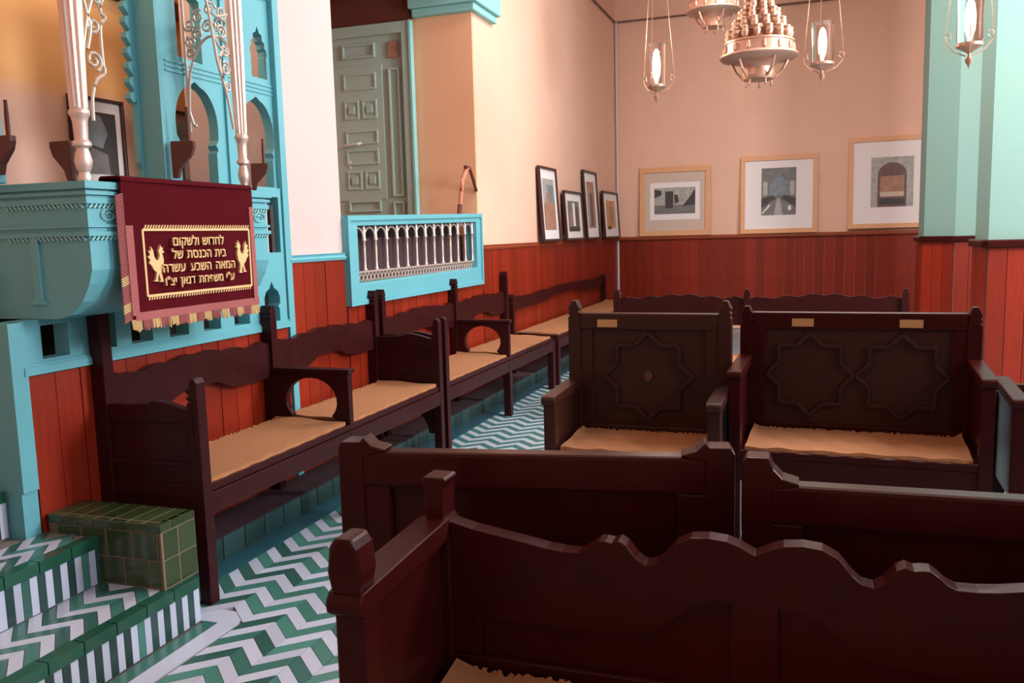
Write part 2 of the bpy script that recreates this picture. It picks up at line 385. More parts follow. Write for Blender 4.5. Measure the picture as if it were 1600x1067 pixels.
# parapet: face along the room and face towards the steps
XB, YA, YB = .30, -9.80, -8.78
part('parapet_front', B().box(XB-.05, XB-.012, YA+.04, YB-.04, 1.27, 1.56), 'turquoise', rp)
part('parapet_side', B().prism([(-.80,1.10),(.12,1.10),(.18,1.115),(.235,1.16),(.27,1.22),(XB-.012,1.27),(XB-.012,1.56),(-.80,1.56)], 'xz', YA, YA+.04), 'turquoise', rp)
part('parapet_far_side', B().prism([(0,1.10),(.12,1.10),(.18,1.115),(.235,1.16),(.27,1.22),(XB-.012,1.27),(XB-.012,1.56),(0,1.56)], 'xz', YB-.04, YB), 'turquoise', rp)
part('parapet_cove', B().prism([(.0,1.10),(.12,1.10),(.18,1.115),(.235,1.16),(.27,1.22),(XB-.012,1.27),(XB-.05,1.27),(.22,1.20),(.12,1.13),(0,1.13)], 'xz', YA+.04, YB-.04), 'turquoise', rp, smooth=True)
def mould(z0, z1, o_, nm='moulding'):
    part(nm, B().prism([(-.80, YA-o_), (XB-.012+o_, YA-o_), (XB-.012+o_, YB+o_), (.02, YB+o_), (.02, YB-.02), (XB-.03, YB-.02), (XB-.03, YA+.02), (-.80, YA+.02)], 'xy', z0, z1), 'turquoise', rp)
mould(1.545, 1.57, .020, 'top_rail'); mould(1.525, 1.537, .014); mould(1.495, 1.515, .010); mould(1.415, 1.425, .010); mould(1.385, 1.400, .012)
def rope(z):
    bb = B()
    for i in range(52): bb.bar((XB-.006, YA+i*.0196+.004, z-.006), (XB-.006, YA+i*.0196+.018, z+.006), .006, .006)
    for i in range(18): bb.bar((XB-.02-i*.0196, YA-.008, z-.006), (XB-.034-i*.0196, YA-.008, z+.006), .006, .006)
    o = part('rope_moulding', bb, 'turquoise_pale', rp); o['kind'] = 'stuff'
rope(1.487); rope(1.378)
for x0 in (-.42, .03):
    part('strip', B().box(x0, x0+.035, YA-.012, YA+.001, 1.16, 1.384).box(x0-.012, x0+.047, YA-.014, YA, 1.15, 1.165), 'turquoise', rp, bevel=.003)
for i in range(7):
    y_ = YA+.09+i*.145
    bb = B().tube([(XB-.008, y_+a*1.7, 1.455+b_) for a, b_ in spiral((0,0), .026, .008, 0, 1.4, 16)], .0035, 4)
    part('carved_scroll', bb, 'turquoise_pale', rp)

# carved screen with arched openings behind the platform
sc = thing('carved_screen', 'tall turquoise screen with keyhole arches and small lobed windows beside the white pier', 'screen', (0, -8.65, 1.62))
def keyhole(y0, y1, z0, ztop):
    c_ = (y0+y1)/2; hw = (y1-y0)/2; zs = z0+(ztop-z0)*.58
    nk = .86
    R_ = [(c_+hw*nk, z0), (c_+hw*nk, z0+(zs-z0)*.55), (c_+hw*.95, z0+(zs-z0)*.62), (c_+hw*.85, z0+(zs-z0)*.70), (c_+hw*.98, z0+(zs-z0)*.80)]
    R_ += [(c_+hw*math.cos(a)**.9 if math.cos(a) > 0 else c_, zs+(ztop-zs)*math.sin(a)) for a in [i*PI/2/8 for i in range(8)]]
    return R_ + [(c_, ztop+.015)] + [(2*c_-a, b_) for a, b_ in reversed(R_)]
def lobed(y0, y1, z0, z1):
    c_ = (y0+y1)/2; hw = (y1-y0)/2; h = z1-z0
    R_ = [(c_+hw*.9, z0), (c_+hw*.9, z0+h*.42), (c_+hw, z0+h*.47), (c_+hw*.97, z0+h*.56), (c_+hw*.78, z0+h*.60), (c_+hw*.80, z0+h*.70), (c_+hw*.52, z0+h*.74), (c_+hw*.52, z0+h*.84), (c_+hw*.2, z0+h*.88)]
    return R_ + [(c_, z1)] + [(2*c_-a, b_) for a, b_ in reversed(R_)]
outer = [(-9.03,1.60),(-8.255,1.60),(-8.255,2.56),(-9.03,2.56)]
holes = [keyhole(-8.985, -8.70, 1.625, 2.05), keyhole(-8.525, -8.265+.005, 1.625, 2.05), [(-8.94,2.16),(-8.78,2.15),(-8.78,2.42),(-8.86,2.46),(-8.94,2.42)], lobed(-8.42, -8.285+.06, 2.16, 2.41)]
holes[3] = lobed(-8.42, -8.28, 2.16, 2.41)
part('fretwork_panel', B().prism([outer]+holes, 'yz', -.05, .0), 'turquoise', sc)
part('end_board', B().box(-.11, .0, -9.07, -9.03, 1.60, 2.62), 'turquoise', sc)
sca = [(-9.03, 1.60)]
sca += [(-9.03, 2.62)]
z_ = 2.62; edge = []
while z_ > 1.98:
    edge += [(-9.09, z_), (-9.115, z_-.014), (-9.118, z_-.034), (-9.10, z_-.052)]; z_ -= .062
edge += [(-9.085, 1.96), (-9.085, 1.70), (-9.075, 1.67), (-9.08, 1.60)]
part('scalloped_jamb', B().prism(sca+edge, 'yz', -.14, -.11), 'turquoise', sc)
for z0 in (2.085, 2.105, 2.125): part('ledge', B().box(0, .006, -9.03, -8.255, z0, z0+.008), 'turquoise', sc)
part('top_cap', B().box(-.06, .015, -9.03, -8.255, 2.55, 2.585), 'turquoise', sc)
part('mullion', B().box(0, .012, -8.645, -8.62, 1.60, 2.56), 'turquoise', sc)
# scalloped jamb of the great arch on the left edge of the frame
sj = thing('arch_jamb', 'turquoise jamb of the alcove arch at the left edge above the parapet', 'jamb', (-.05, -9.85, 1.572))
part('jamb_board', B().box(-.12, -.02, -9.90, -9.83, 1.572, 3.5), 'turquoise', sj, bevel=.006)
part('jamb_edge', B().prism([(-9.83, 2.6)] + sum([[(-9.815, 2.6-.062*i-.015), (-9.805, 2.6-.062*i-.035), (-9.825, 2.6-.062*i-.055)] for i in range(10)], []) + [(-9.82, 1.572), (-9.84, 1.572), (-9.84, 2.6)], 'yz', -.11, -.07), 'turquoise', sj)

# silver posts with wrought-iron scrollwork
def silver_post(name, label, x, y, r):
    t = thing(name, label, 'post', (x, y, 1.57), group='silver posts of the platform canopy')
    prof = [(r*.55,0),(r*.62,.01),(r*.45,.03),(r*.62,.045),(r*.75,.07),(r*.6,.095),(r*.5,.11),(r*.78,.12),(r*.78,.13),(r*.55,.14),(r*.6,.20),(r*.7,.215),(r*.85,.225),(r*.85,.235),(r*.65,.245)]
    B().lathe(prof, (0,0,0), 16).build('turned_base', 'silver', t, smooth=True)
    bb = B(); n0 = 24; zs = [.245, .6, 1.0, 1.35]; rs = [r*.72, r*.95, r*1.1, r*1.15]
    for z0, r0 in zip(zs, rs):
        for i in range(n0):
            a = 2*PI*i/n0; q = r0*(1 if i % 2 else .86); bb.v.append((q*math.cos(a), q*math.sin(a), z0))
    for k in range(3):
        for i in range(n0): bb.face([k*n0+i, k*n0+(i+1) % n0, (k+1)*n0+(i+1) % n0, (k+1)*n0+i])
    bb.face(list(range(n0))); bb.face([3*n0+i for i in range(n0)])
    bb.build('fluted_shaft', 'silver', t)
    return t
silver_post('silver_post', 'thick fluted silver post on the near corner of the turquoise parapet', XB-.04, YA+.03, .040)
silver_post('silver_post', 'slimmer fluted silver post at the far end of the velvet cloth', XB-.03, YB-.12, .034)
def scrolls(name, label, P, flip, spec, L):       # P(u,z)->world ; scroll bracket climbing a post and curving into an arch
    t = thing(name, label, 'ironwork', P(0, 1.9))
    l = t.location
    def tb(nm, pts, r=.006): 
        B().tube([Vector(P(u, z))-l for u, z in pts], r, 6).build(nm, 'iron', t)
    def cat(P_):
        Q = [P_[0]] + list(P_) + [P_[-1]]; out = []
        for i in range(len(P_)-1):
            a, b_, c_, d = Q[i:i+4]
            for k in range(6):
                u = k/6; out.append(tuple(.5*(2*b_[j]+(c_[j]-a[j])*u+(2*a[j]-5*b_[j]+4*c_[j]-d[j])*u*u+(3*b_[j]-a[j]-3*c_[j]+d[j])*u**3) for j in (0, 1)))
        return out+[P_[-1]]
    for c_ in spec['curves']: tb('scroll_bar', cat(c_))
    for (u, z, r0, a0, tr) in spec['spirals']: tb('scroll', spiral((u, z), r0, r0*.22, a0, tr), .0055)
    return t
def arch_curve(L, z0, z1, n=16): return [(L*(1-math.cos(i/n*PI/2)), z0+(z1-z0)*math.sin(i/n*PI/2)) for i in range(n+1)]
spA = {'curves': [arch_curve(.40, 1.88, 2.45), [(.03,1.78),(.035,1.86),(.06,1.92),(.095,1.945),(.10,1.97)], [(.095,1.97),(.095,2.10),(.12,2.14),(.10,2.17),(.10,2.30),(.16,2.42)], [(.03,2.02),(.05,2.09),(.04,2.14),(.03,2.18)], [(.03,2.20),(.06,2.22),(.09,2.20),(.10,2.17)]],
       'spirals': [(.055,1.985,.036,-1.2,1.4), (.065,2.105,.03,2.5,1.4), (.05,2.235,.035,-1,1.5), (.10,2.20,.025,1,1.4), (.13,2.33,.035,0,1.4), (.06,2.34,.035,2,1.4), (.20,2.42,.035,2,1.4), (.12,2.43,.03,0,1.4)]}
scrolls('iron_scrollwork', 'pale wrought iron scroll bracket right of the thick silver post', lambda u, z: (XB-.04, YA+.06+u, z), 1, spA, .4)
spB = {'curves': [[(.02,1.83),(.045,1.95),(.07,2.02),(.10,2.10),(.12,2.2),(.16,2.35),(.30,2.47)], [(.075,2.03),(.085,2.10),(.06,2.15)], [(.02,2.30),(.09,2.28),(.13,2.30)], [(.02,2.14),(.08,2.16),(.11,2.2)]],
       'spirals': [(.045,2.00,.022,0,1.4), (.05,2.075,.03,1,1.5), (.05,2.15,.028,2,1.5), (.06,2.22,.032,0,1.5), (.055,2.30,.03,3,1.5), (.12,2.36,.032,1,1.4), (.06,2.38,.032,2,1.4), (.18,2.42,.03,2,1.4)]}
scrolls('iron_scrollwork', 'dense wrought iron scroll bracket left of the slimmer silver post', lambda u, z: (XB-.03, YB-.15-u, z), -1, spB, .4)
spC = {'curves': [[(.0,1.90),(.012,2.05),(.03,2.12),(.07,2.19),(.12,2.23),(.18,2.225),(.22,2.18),(.245,2.10)], [(.0,1.84),(.0,2.55)], [(0,1.93),(.02,1.87),(.035,1.865)]],
       'spirals': [(.03,2.17,.022,0,1.4), (.035,2.22,.026,2,1.5), (.075,2.25,.028,1,1.5), (.125,2.275,.03,0,1.5), (.03,2.29,.028,3,1.4), (.19,2.28,.032,2,1.5), (.08,2.32,.03,1,1.4), (.14,2.345,.03,0,1.4)]}
scrolls('iron_scrollwork', 'wrought iron arch between the scalloped jamb and the slimmer silver post', lambda u, z: (.015+u, YB-.13, z), 1, spC, .3)
# wooden candle brackets with pegs
def bracket(label, loc, rz, s_=1.0, peg=True):
    t = thing('candle_bracket', label, 'bracket', loc, rz, 'dark wooden candle brackets around the platform')
    ba_ = B().prism([(0,0),(.02*s_,.0),(.03*s_,.035*s_),(.075*s_,.085*s_),(.085*s_,.115*s_),(.085*s_,.135*s_),(0,.135*s_)], 'xz', -.014*s_, .014*s_).build('bracket_arm', 'candle_wood', t, bevel=.003)
    if peg: B().lathe([(.008*s_,.135*s_),(.008*s_,.20*s_),(.006*s_,.25*s_),(.007*s_,.258*s_)], (.065*s_,0,0), 10).build('peg', 'candle_wood', ba_, smooth=True)
bracket('dark wooden candle bracket cut by the left edge of the frame', (-.018, -9.865, 1.60), 0, .95)
bracket('dark wooden bracket left of the thick silver post', (XB-.085, YA+.03, 1.575), PI, 1.0, False)
bracket('dark wooden candle bracket seen against the first keyhole arch', (.02, -9.045, 1.63), .35, 1.15)
bracket('small dark candle bracket right of the slimmer silver post', (XB-.005, YB-.10, 1.575), .5, .85)
# prayer books in the niche
for i, (m_, wd_, h_, lb) in enumerate((('book_red', .028, .25, 'dark red book standing in the screen niche'), ('book_pale', .016, .262, 'thin pale book beside the dark red one in the niche'), ('book_dark', .03, .24, 'dark book standing rightmost in the screen niche'))):
    y_ = -8.425+i*.05
    t = thing('book', lb, 'book', (-.058, y_, 1.294), 0, 'books in the screen niche')
    B().box(-.06, .06, -wd_/2+.003, wd_/2-.003, .003, h_-.003).build('pages', 'mat_white', t)
    B().box(-.063, .062, -wd_/2, -wd_/2+.003, 0, h_).box(-.063, .062, wd_/2-.003, wd_/2, 0, h_).box(.06, .064, -wd_/2, wd_/2, 0, h_).build('cover', m_, t)

# ------------------------------------------------------------------ velvet cloth with embroidery
vc = thing('velvet_cloth', 'dark red velvet cloth with gold Hebrew embroidery hanging over the turquoise parapet', 'cloth', (XB+.02, -9.30, 1.05))
Y0, Y1, Z0, Z1 = -9.68, -8.93, 1.075, 1.585
def cx(y, z):
    k = max(0, min(1, (Z1-z)/(Z1-Z0)))
    return XB+.022 + .004*math.sin((y-Y0)*26)*k + .003*math.sin((y-Y0)*9+1)
bb = B(); NY, NZ = 48, 20
for sgn in (0, 1):
    for j in range(NZ+1):
        for i in range(NY+1):
            y = Y0+(Y1-Y0)*i/NY; z = Z0+(Z1-Z0)*j/NZ; bb.v.append((cx(y, z)-.006*sgn, y, z))
N1 = (NY+1)*(NZ+1)
for j in range(NZ):
    for i in range(NY):
        a = j*(NY+1)+i; bb.face([a, a+1, a+NY+2, a+NY+1]); bb.face([N1+a, N1+a+NY+1, N1+a+NY+2, N1+a+1])
for i in range(NY):
    bb.face([i, N1+i, N1+i+1, i+1]); t_ = NZ*(NY+1)+i; bb.face([t_, t_+1, N1+t_+1, N1+t_])
for j in range(NZ):
    a = j*(NY+1); bb.face([a, a+NY+1, N1+a+NY+1, N1+a]); a += NY; bb.face([a, N1+a, N1+a+NY+1, a+NY+1])
part('cloth_sheet', bb, 'velvet', vc, smooth=True)
part('cloth_top_fold', B().prism([(XB+.03,1.575),(XB+.026,1.588),(XB+.01,1.594),(XB-.06,1.594),(XB-.07,1.585),(XB-.07,1.45),(XB-.066,1.45),(XB-.064,1.584),(XB+.01,1.584),(XB+.016,1.575)], 'xz', Y0, Y1), 'velvet', vc, smooth=True)
E_ = .004
def band(name, m_, pts, wd):
    q = B()
    for (a, b_) in zip(pts[:-1], pts[1:]):
        k = max(1, int(math.dist(a, b_)/.03))
        for i in range(k):
            y0, z0 = a[0]+(b_[0]-a[0])*i/k, a[1]+(b_[1]-a[1])*i/k; y1, z1 = a[0]+(b_[0]-a[0])*(i+1)/k, a[1]+(b_[1]-a[1])*(i+1)/k
            q.bar((cx(y0, z0)+E_*.4, y0, z0), (cx(y1, z1)+E_*.4, y1, z1), E_, wd, up=(0,0,1) if abs(b_[0]-a[0]) > abs(b_[1]-a[1]) else (0,1,0))
    return part(name, q, m_, vc)
sb_ = band('side_braid', 'fringe', [(Y0+.022, 1.10), (Y0+.022, 1.42)], .035)
band('side_braid', 'fringe', [(Y1-.016, 1.10), (Y1-.016, 1.50)], .028)
hb_ = band('hem_braid', 'fringe', [(Y0+.02, 1.095), (Y1, 1.095)], .03)
band('gold_border', 'gold', [(Y0+.085, 1.405), (Y1-.04, 1.405), (Y1-.04, 1.165), (Y0+.085, 1.165), (Y0+.085, 1.405)], .009)
q = B()
for i in range(42):
    y = Y0+.095+i*.0148
    q.bar((cx(y, 1.41)+.002, y, 1.41), (cx(y, 1.424)+.002, y+.009, 1.422), .004, .005)
    q.bar((cx(y, 1.16)+.002, y, 1.16), (cx(y, 1.146)+.002, y-.006, 1.150), .004, .005)
part('gold_loops', q, 'gold', vc)['kind'] = 'stuff'
for i in range(15):
    y = Y0+.004+i*(Y1-Y0-.05)/14; q = B()
    for k in range(7):
        yy = y+k*.0065; q.tube([(cx(yy, Z0), yy, 1.085), (cx(yy, Z0)+.003, yy+random.uniform(-.004, .004), 1.045+random.uniform(-.006, .006))], .0034, 5)
    part('fringe_tassel', q, 'fringe_gold' if i % 2 == 0 else 'fringe', hb_)
for i in range(14):
    z = 1.09+i*.032; q = B()
    for k in range(4):
        zz = z+k*.008; q.tube([(cx(Y0, zz), Y0+.006, zz), (cx(Y0, zz)-.004, Y0-.026, zz-.012)], .0035, 5)
    part('fringe_tassel', q, 'fringe_gold' if i in (1, 4) else 'fringe', sb_)
def bird(y0, z0, d):
    P_ = [(.030,.034),(.022,.008),(.012,.002),(.034,.0),(.032,.01),(.040,.030),(.048,.004),(.040,-.002),(.062,-.002),(.058,.010),(.054,.034),(.066,.055),(.070,.080),(.064,.104),(.076,.106),(.068,.114),(.070,.126),(.062,.122),(.058,.134),(.052,.122),(.046,.112),(.050,.096),(.044,.080),(.032,.078),(.022,.092),(.018,.116),(.006,.130),(.008,.112),(-.006,.116),(.002,.098),(-.010,.092),(.002,.080),(-.006,.070),(.008,.058),(.016,.044)]
    o = part('embroidered_bird', B().prism([(y0+d*a, z0+b_) for a, b_ in P_], 'yz', XB+.022, XB+.0325), 'gold', vc)
bird(Y0+.108, 1.215, 1); bird(Y1-.064, 1.225, -1)
def text_mesh(body, size):
    cu = bpy.data.curves.new('lettering', 'FONT'); cu.body = body; cu.size = size; cu.align_x = 'CENTER'; cu.extrude = .003; cu.offset = .0004
    o = bpy.data.objects.new('lettering', cu); COL.objects.link(o)
    bpy.context.view_layer.update()
    me = bpy.data.meshes.new_from_object(o.evaluated_get(bpy.context.evaluated_depsgraph_get()))
    bpy.data.objects.remove(o); bpy.data.curves.remove(cu)
    me.materials.clear(); me.materials.append(MATS['gold']); return me
lines = ['לחדוש ולשקום', 'בית הכנסת של', 'המאה השבע  עשרה', 'ע"י משפחת דנאן יצ"ו']
for i, tx in enumerate(lines):
    ws = [text_mesh(wd_[::-1], .050 if i < 3 else .046) for wd_ in tx.split()]
    wid = [(min(v.co.x for v in me.vertices), max(v.co.x for v in me.vertices)) for me in ws]
    sp_ = .022 if i != 2 else .03
    tot = sum(b_-a for a, b_ in wid) + sp_*(len(ws)-1); cur = tot/2
    for me, (a, b_) in zip(ws, wid):
        o = link('embroidered_word', me, vc, (.0175, -.005+cur-b_, 1.345-i*.049-1.05)); o.rotation_euler = (PI/2, 0, PI/2)
        cur -= (b_-a)+sp_

# ------------------------------------------------------------------ door and balustrade in the recess
dr = struct(B().box(-1.62, -.53, -5.452, -5.425, .95, 3.12).build('door_1', 'door_green'))
def dpart(nm, bb, m_='door_green', bv=.004): return bb.build(nm, m_, dr, bevel=bv)
dpart('door_frame', B().box(-.60, -.53, -5.49, -5.452, .95, 3.12)); dpart('door_frame', B().box(-1.62, -.60, -5.49, -5.452, 3.03, 3.12))
dpart('door_edge_strip', B().box(-.535, -.51, -5.50, -5.44, .95, 3.12), 'turquoise_pale')
def raised(x0, x1, z0, z1):
    bb = B().prism([[(x0,z0),(x1,z0),(x1,z1),(x0,z1)], [(x0+.02,z0+.02),(x1-.02,z0+.02),(x1-.02,z1-.02),(x0+.02,z1-.02)]], 'xz', -5.472, -5.452)
    dpart('door_panel', bb)
dpart('door_leaf', B().box(-1.56, -.80, -5.462, -5.452, 1.68, 2.80))
for z0, z1 in ((2.60, 2.74), (2.15, 2.27), (1.98, 2.11), (1.58, 1.68), (2.86, 2.98)): raised(-1.17, -.86, z0, z1)
for z0 in (2.36, 1.77):
    for x0 in (-1.17, -1.0):
        raised(x0, x0+.14, z0, z0+.16); dpart('door_boss', B().box(x0+.04, x0+.10, -5.476, -5.452, z0+.045, z0+.115))
raised(-.745, -.64, 1.70, 2.76); raised(-.745, -.64, 1.52, 1.66); dpart('door_grille', B().box(-.74, -.645, -5.468, -5.452, 2.84, 2.97), 'photo_warm')
dpart('door_handle', B().tube([(-1.24, -5.50, 2.13), (-1.14, -5.52, 2.145), (-1.03, -5.52, 2.15), (-1.01, -5.49, 2.16)], .012, 8), 'cable')
dpart('lock_plate', B().box(-1.16, -1.13, -5.466, -5.455, 1.95, 2.02), 'cable')
bl = thing('balustrade_panel', 'turquoise framed balustrade panel with pale arched balusters set in the wall', 'balustrade', (0, -6.52, .96))
WY0, WY1 = -7.63, -5.43
fr = [[(WY0,.955),(WY1,.955),(WY1,1.535),(WY0,1.49)], [(WY0+.13,1.085),(WY1-.11,1.095),(WY1-.11,1.465),(WY0+.13,1.43)]]
part('frame', B().prism(fr, 'yz', -.06, .035), 'turquoise', bl, bevel=.006)
part('frame_bead', B().prism([[(WY0,.955),(WY1,.955),(WY1,1.535),(WY0,1.49)], [(WY0+.03,.985),(WY1-.03,.985),(WY1-.03,1.505),(WY0+.03,1.46)]], 'yz', .035, .047), 'turquoise', bl)
part('backing_board', B().box(-.14, -.12, WY0+.05, WY1-.05, .96, 1.36), 'void_wood', bl)  # dark board, shade of the recess put into its colour
part('shadow_board', B().box(-.17, -.145, WY0+.05, WY1-.05, .96, 1.47), 'void', bl)  # near-black board standing in for the deeper recess shade
nb = 13; s_ = (WY1-.11-WY0-.13)/nb
for i in range(nb+1):
    y = WY0+.13+i*s_; zt = 1.43+.035*i/nb; zb_ = 1.15
    if 0 < i < nb or i == nb:
        part('baluster', B().lathe([(.013,0),(.016,.012),(.010,.022),(.009,.06),(.010,(zt-.075-zb_)*.7),(.009,zt-.10-zb_),(.017,zt-.09-zb_),(.013,zt-.078-zb_),(.012,zt-zb_)], (-.01, y, zb_), 10), 'silver', bl, smooth=True)
    if i < nb:
        part('baluster_arch', B().tube([(-.01, y+s_/2+(s_/2-.006)*math.cos(a), zt-.075+.065*math.sin(a)) for a in [PI*k/10 for k in range(11)]], .007, 6), 'silver', bl)
q = B()
for i in range(40):
    y = WY0+.135+i*.049
    q.bar((-.01, y, 1.09), (-.01, y+.04, 1.145), .008, .008); q.bar((-.014, y+.04, 1.09), (-.014, y, 1.145), .008, .008)
q.box(-.018, 0, WY0+.13, WY1-.11, 1.145, 1.155)
part('lattice_base', q, 'silver', bl)['kind'] = 'stuff'
cn = thing('bent_cane', 'bent pinkish wooden cane leaning on the ledge of the balustrade', 'cane', (.01, -5.66, 1.52))
part('shaft', B().tube([(-.01,-5.77,1.52),(-.01,-5.76,1.60),(-.01,-5.735,1.70),(-.01,-5.69,1.80),(-.01,-5.62,1.88),(.0,-5.585,1.90)], [.012,.014,.018,.02,.018,.015], 8), 'cane', cn, smooth=True)
part('handle', B().tube([(.0,-5.66,1.90),(.0,-5.57,1.90),(.0,-5.50,1.82),(.0,-5.43,1.72)], .014, 8), 'cane_dark', cn, smooth=True)
part('foot', B().tube([(-.01,-5.79,1.515),(-.01,-5.765,1.60)], .02, 8), 'cane_dark', cn, smooth=True)

# ------------------------------------------------------------------ framed pictures
def picture(label, loc, rz, W, H, ft, fm, mm, pr, prints, group, inner=None, lean=.05):
    t = thing('framed_picture', label, 'picture', loc, rz, group)
    t.rotation_euler = (-lean, 0, rz) if rz == 0 else (0, 0, 0)
    rot = Matrix.Rotation(rz, 4, 'Z') @ Matrix.Rotation(-lean, 4, 'X'); t.rotation_euler = rot.to_euler()
    B().box(-W/2, W/2, -.005, 0, 0, H).build('backing', 'frame_dark', t)
    for (x0, x1, z0, z1) in ((-W/2, W/2, 0, ft), (-W/2, W/2, H-ft, H), (-W/2, -W/2+ft, ft, H-ft), (W/2-ft, W/2, ft, H-ft)):
        B().box(x0, x1, -.03, -.005, z0, z1).build('frame_bar', fm, t, bevel=.003)
    B().box(-W/2+ft, W/2-ft, -.012, -.005, ft, H-ft).build('mount', mm, t)
    if inner: B().box(inner[0], inner[1], -.014, -.012, inner[2], inner[3]).build('inner_mount', 'mat_white', t)
    bb = B(); mats_ = []
    for k, (m_, poly_) in enumerate(prints):
        if m_ not in mats_: mats_.append(m_)
        bb.m = mats_.index(m_)
        bb.poly([(x, -.0150-.0006*k, z) for x, z in poly_])
    bb.build('print', mats_, t)
    return t
def R4(x0, x1, z0, z1): return [(x0,z0),(x1,z0),(x1,z1),(x0,z1)]
GB = 'oak framed pictures on the back wall ledge'; GL = 'narrow dark framed pictures on the left wall ledge'; GA = 'pictures inside the alcove'
ledge = 1.286
# back wall
picture('wide oak framed picture with grey mount nearest the room corner', (.83, -.055, ledge), 0, .97, .94, .07, 'frame_oak', 'mat_grey', 0,
    [('photo_light', R4(-.28,.28,.30,.66)), ('photo_mid', R4(-.28,.28,.30,.42)), ('photo_dark', R4(-.13,-.02,.38,.61)), ('photo_dark', [(-.28,.52),(-.18,.56),(-.18,.62),(-.28,.64)]), ('photo_dark', [(.10,.40),(.28,.42),(.28,.64),(.20,.52)]), ('photo_dark', [(.0,.44),(.06,.46),(.04,.56),(-.01,.56)])], GB, inner=(-.34,.34,.22,.73))
picture('square oak framed picture of a tall interior in the middle of the back wall', (2.20, -.055, ledge), 0, .98, 1.02, .06, 'frame_oak', 'mat_white', 0,
    [('photo_mid', R4(-.22,.22,.24,.86)), ('photo_light', [(-.06,.24),(.06,.24),(.02,.46),(-.02,.46)]), ('photo_dark', [(-.22,.34),(-.03,.46),(-.08,.5),(-.22,.46)]), ('photo_dark', [(.22,.34),(.03,.46),(.08,.5),(.22,.46)]), ('photo_blue', [(-.12,.5),(.12,.5),(.12,.66),(0,.78),(-.12,.66)]), ('photo_light', R4(-.2,-.14,.5,.68)), ('photo_light', R4(.14,.2,.5,.68)), ('mat_white', [(-.22,.26),(-.2,.26),(-.1,.37),(-.12,.38)]), ('mat_white', R4(.12,.16,.3,.36))], GB)
picture('tall oak framed picture of an arched niche partly behind the turquoise pillar', (3.58, -.055, ledge+.03), 0, 1.04, 1.16, .06, 'frame_oak', 'mat_white', 0,
    [('photo_light', R4(-.25,.25,.27,.90)), ('photo_maroon', [(-.17,.27),(.17,.27),(.17,.68)]+[(.17*math.cos(a), .68+.15*math.sin(a)) for a in [PI*k/10 for k in range(11)]]+[(-.17,.68)]), ('photo_warm', R4(-.14,.14,.42,.66)), ('mat_grey', R4(-.14,.14,.40,.46)), ('photo_dark', R4(-.15,.15,.30,.37))], GB)
# left wall
LW = [('tall narrow dark framed picture, first from the balustrade', -3.50, .62, .76, [('photo_light', R4(-.2,.2,.12,.64)), ('photo_warm', [(-.2,.12),(.2,.12),(.2,.44),(.05,.50),(-.2,.36)]), ('photo_blue', R4(-.05,.18,.40,.58)), ('photo_warm', R4(-.1,.02,.3,.5))]),
      ('short dark framed picture, second from the balustrade', -2.55, .78, .55, [('photo_mid', R4(-.24,.24,.1,.44)), ('photo_dark', R4(-.24,.24,.1,.15)), ('mat_white', R4(-.05,.05,.16,.42)), ('photo_maroon', R4(.08,.2,.15,.38)), ('photo_warm', R4(-.2,-.1,.15,.34))]),
      ('tall dark framed picture, third from the balustrade', -1.68, .66, .83, [('photo_warm', R4(-.18,.18,.14,.70)), ('photo_maroon', R4(-.07,.07,.16,.56)), ('photo_light', R4(-.15,-.09,.2,.62))]),
      ('short dark framed picture closest to the room corner', -.60, .92, .62, [('photo_ochre', R4(-.26,.26,.14,.50)), ('photo_warm', R4(-.1,.12,.18,.42)), ('photo_dark', R4(-.24,-.02,.12,.16))])]
for lb, y_, W_, H_, pr_ in LW: picture(lb, (.062, y_, 1.276), PI/2, W_, H_, .025, 'frame_dark', 'mat_white', 0, pr_, GL, lean=.06)
# alcove
picture('dark framed portrait in the alcove behind the thick silver post', (-.838, -8.575, 1.645), PI/2, .345, .45, .016, 'frame_dark', 'mat_white', 0,
    [('photo_dark', R4(-.10,.12,.07,.38)), ('photo_blue', [(-.08,.22),(.02,.2),(.06,.28),(.02,.36),(-.06,.37),(-.09,.3)]), ('photo_mid', [(-.09,.07),(.06,.07),(.05,.17),(-.05,.2),(-.09,.15)])], GA, lean=.0)
picture('dark framed pale blue print seen through the first keyhole arch', (-.838, -7.89, 1.62), PI/2, .34, .485, .014, 'frame_dark', 'photo_light', 0,
    [('photo_blue', R4(-.12,.14,.05,.42)), ('mat_white', R4(-.06,.08,.10,.30)), ('photo_dark', R4(.03,.06,.16,.24))], GA, lean=.0)
# corner cable and picture wire
struct(B().tube([(.03, -.03, z) for z in (.1, 1.2, 1.3, 4.22)], .016, 8).build('trim_corner_conduit', 'cable'))
struct(B().tube([(.02, y, 4.22) for y in (-5.4, -.02)], .013, 6).build('trim_wire_left', 'cable_dark'))
struct(B().tube([(x, -.02, 4.22) for x in (.02, 6.3)], .013, 6).build('trim_wire_back', 'cable_dark'))

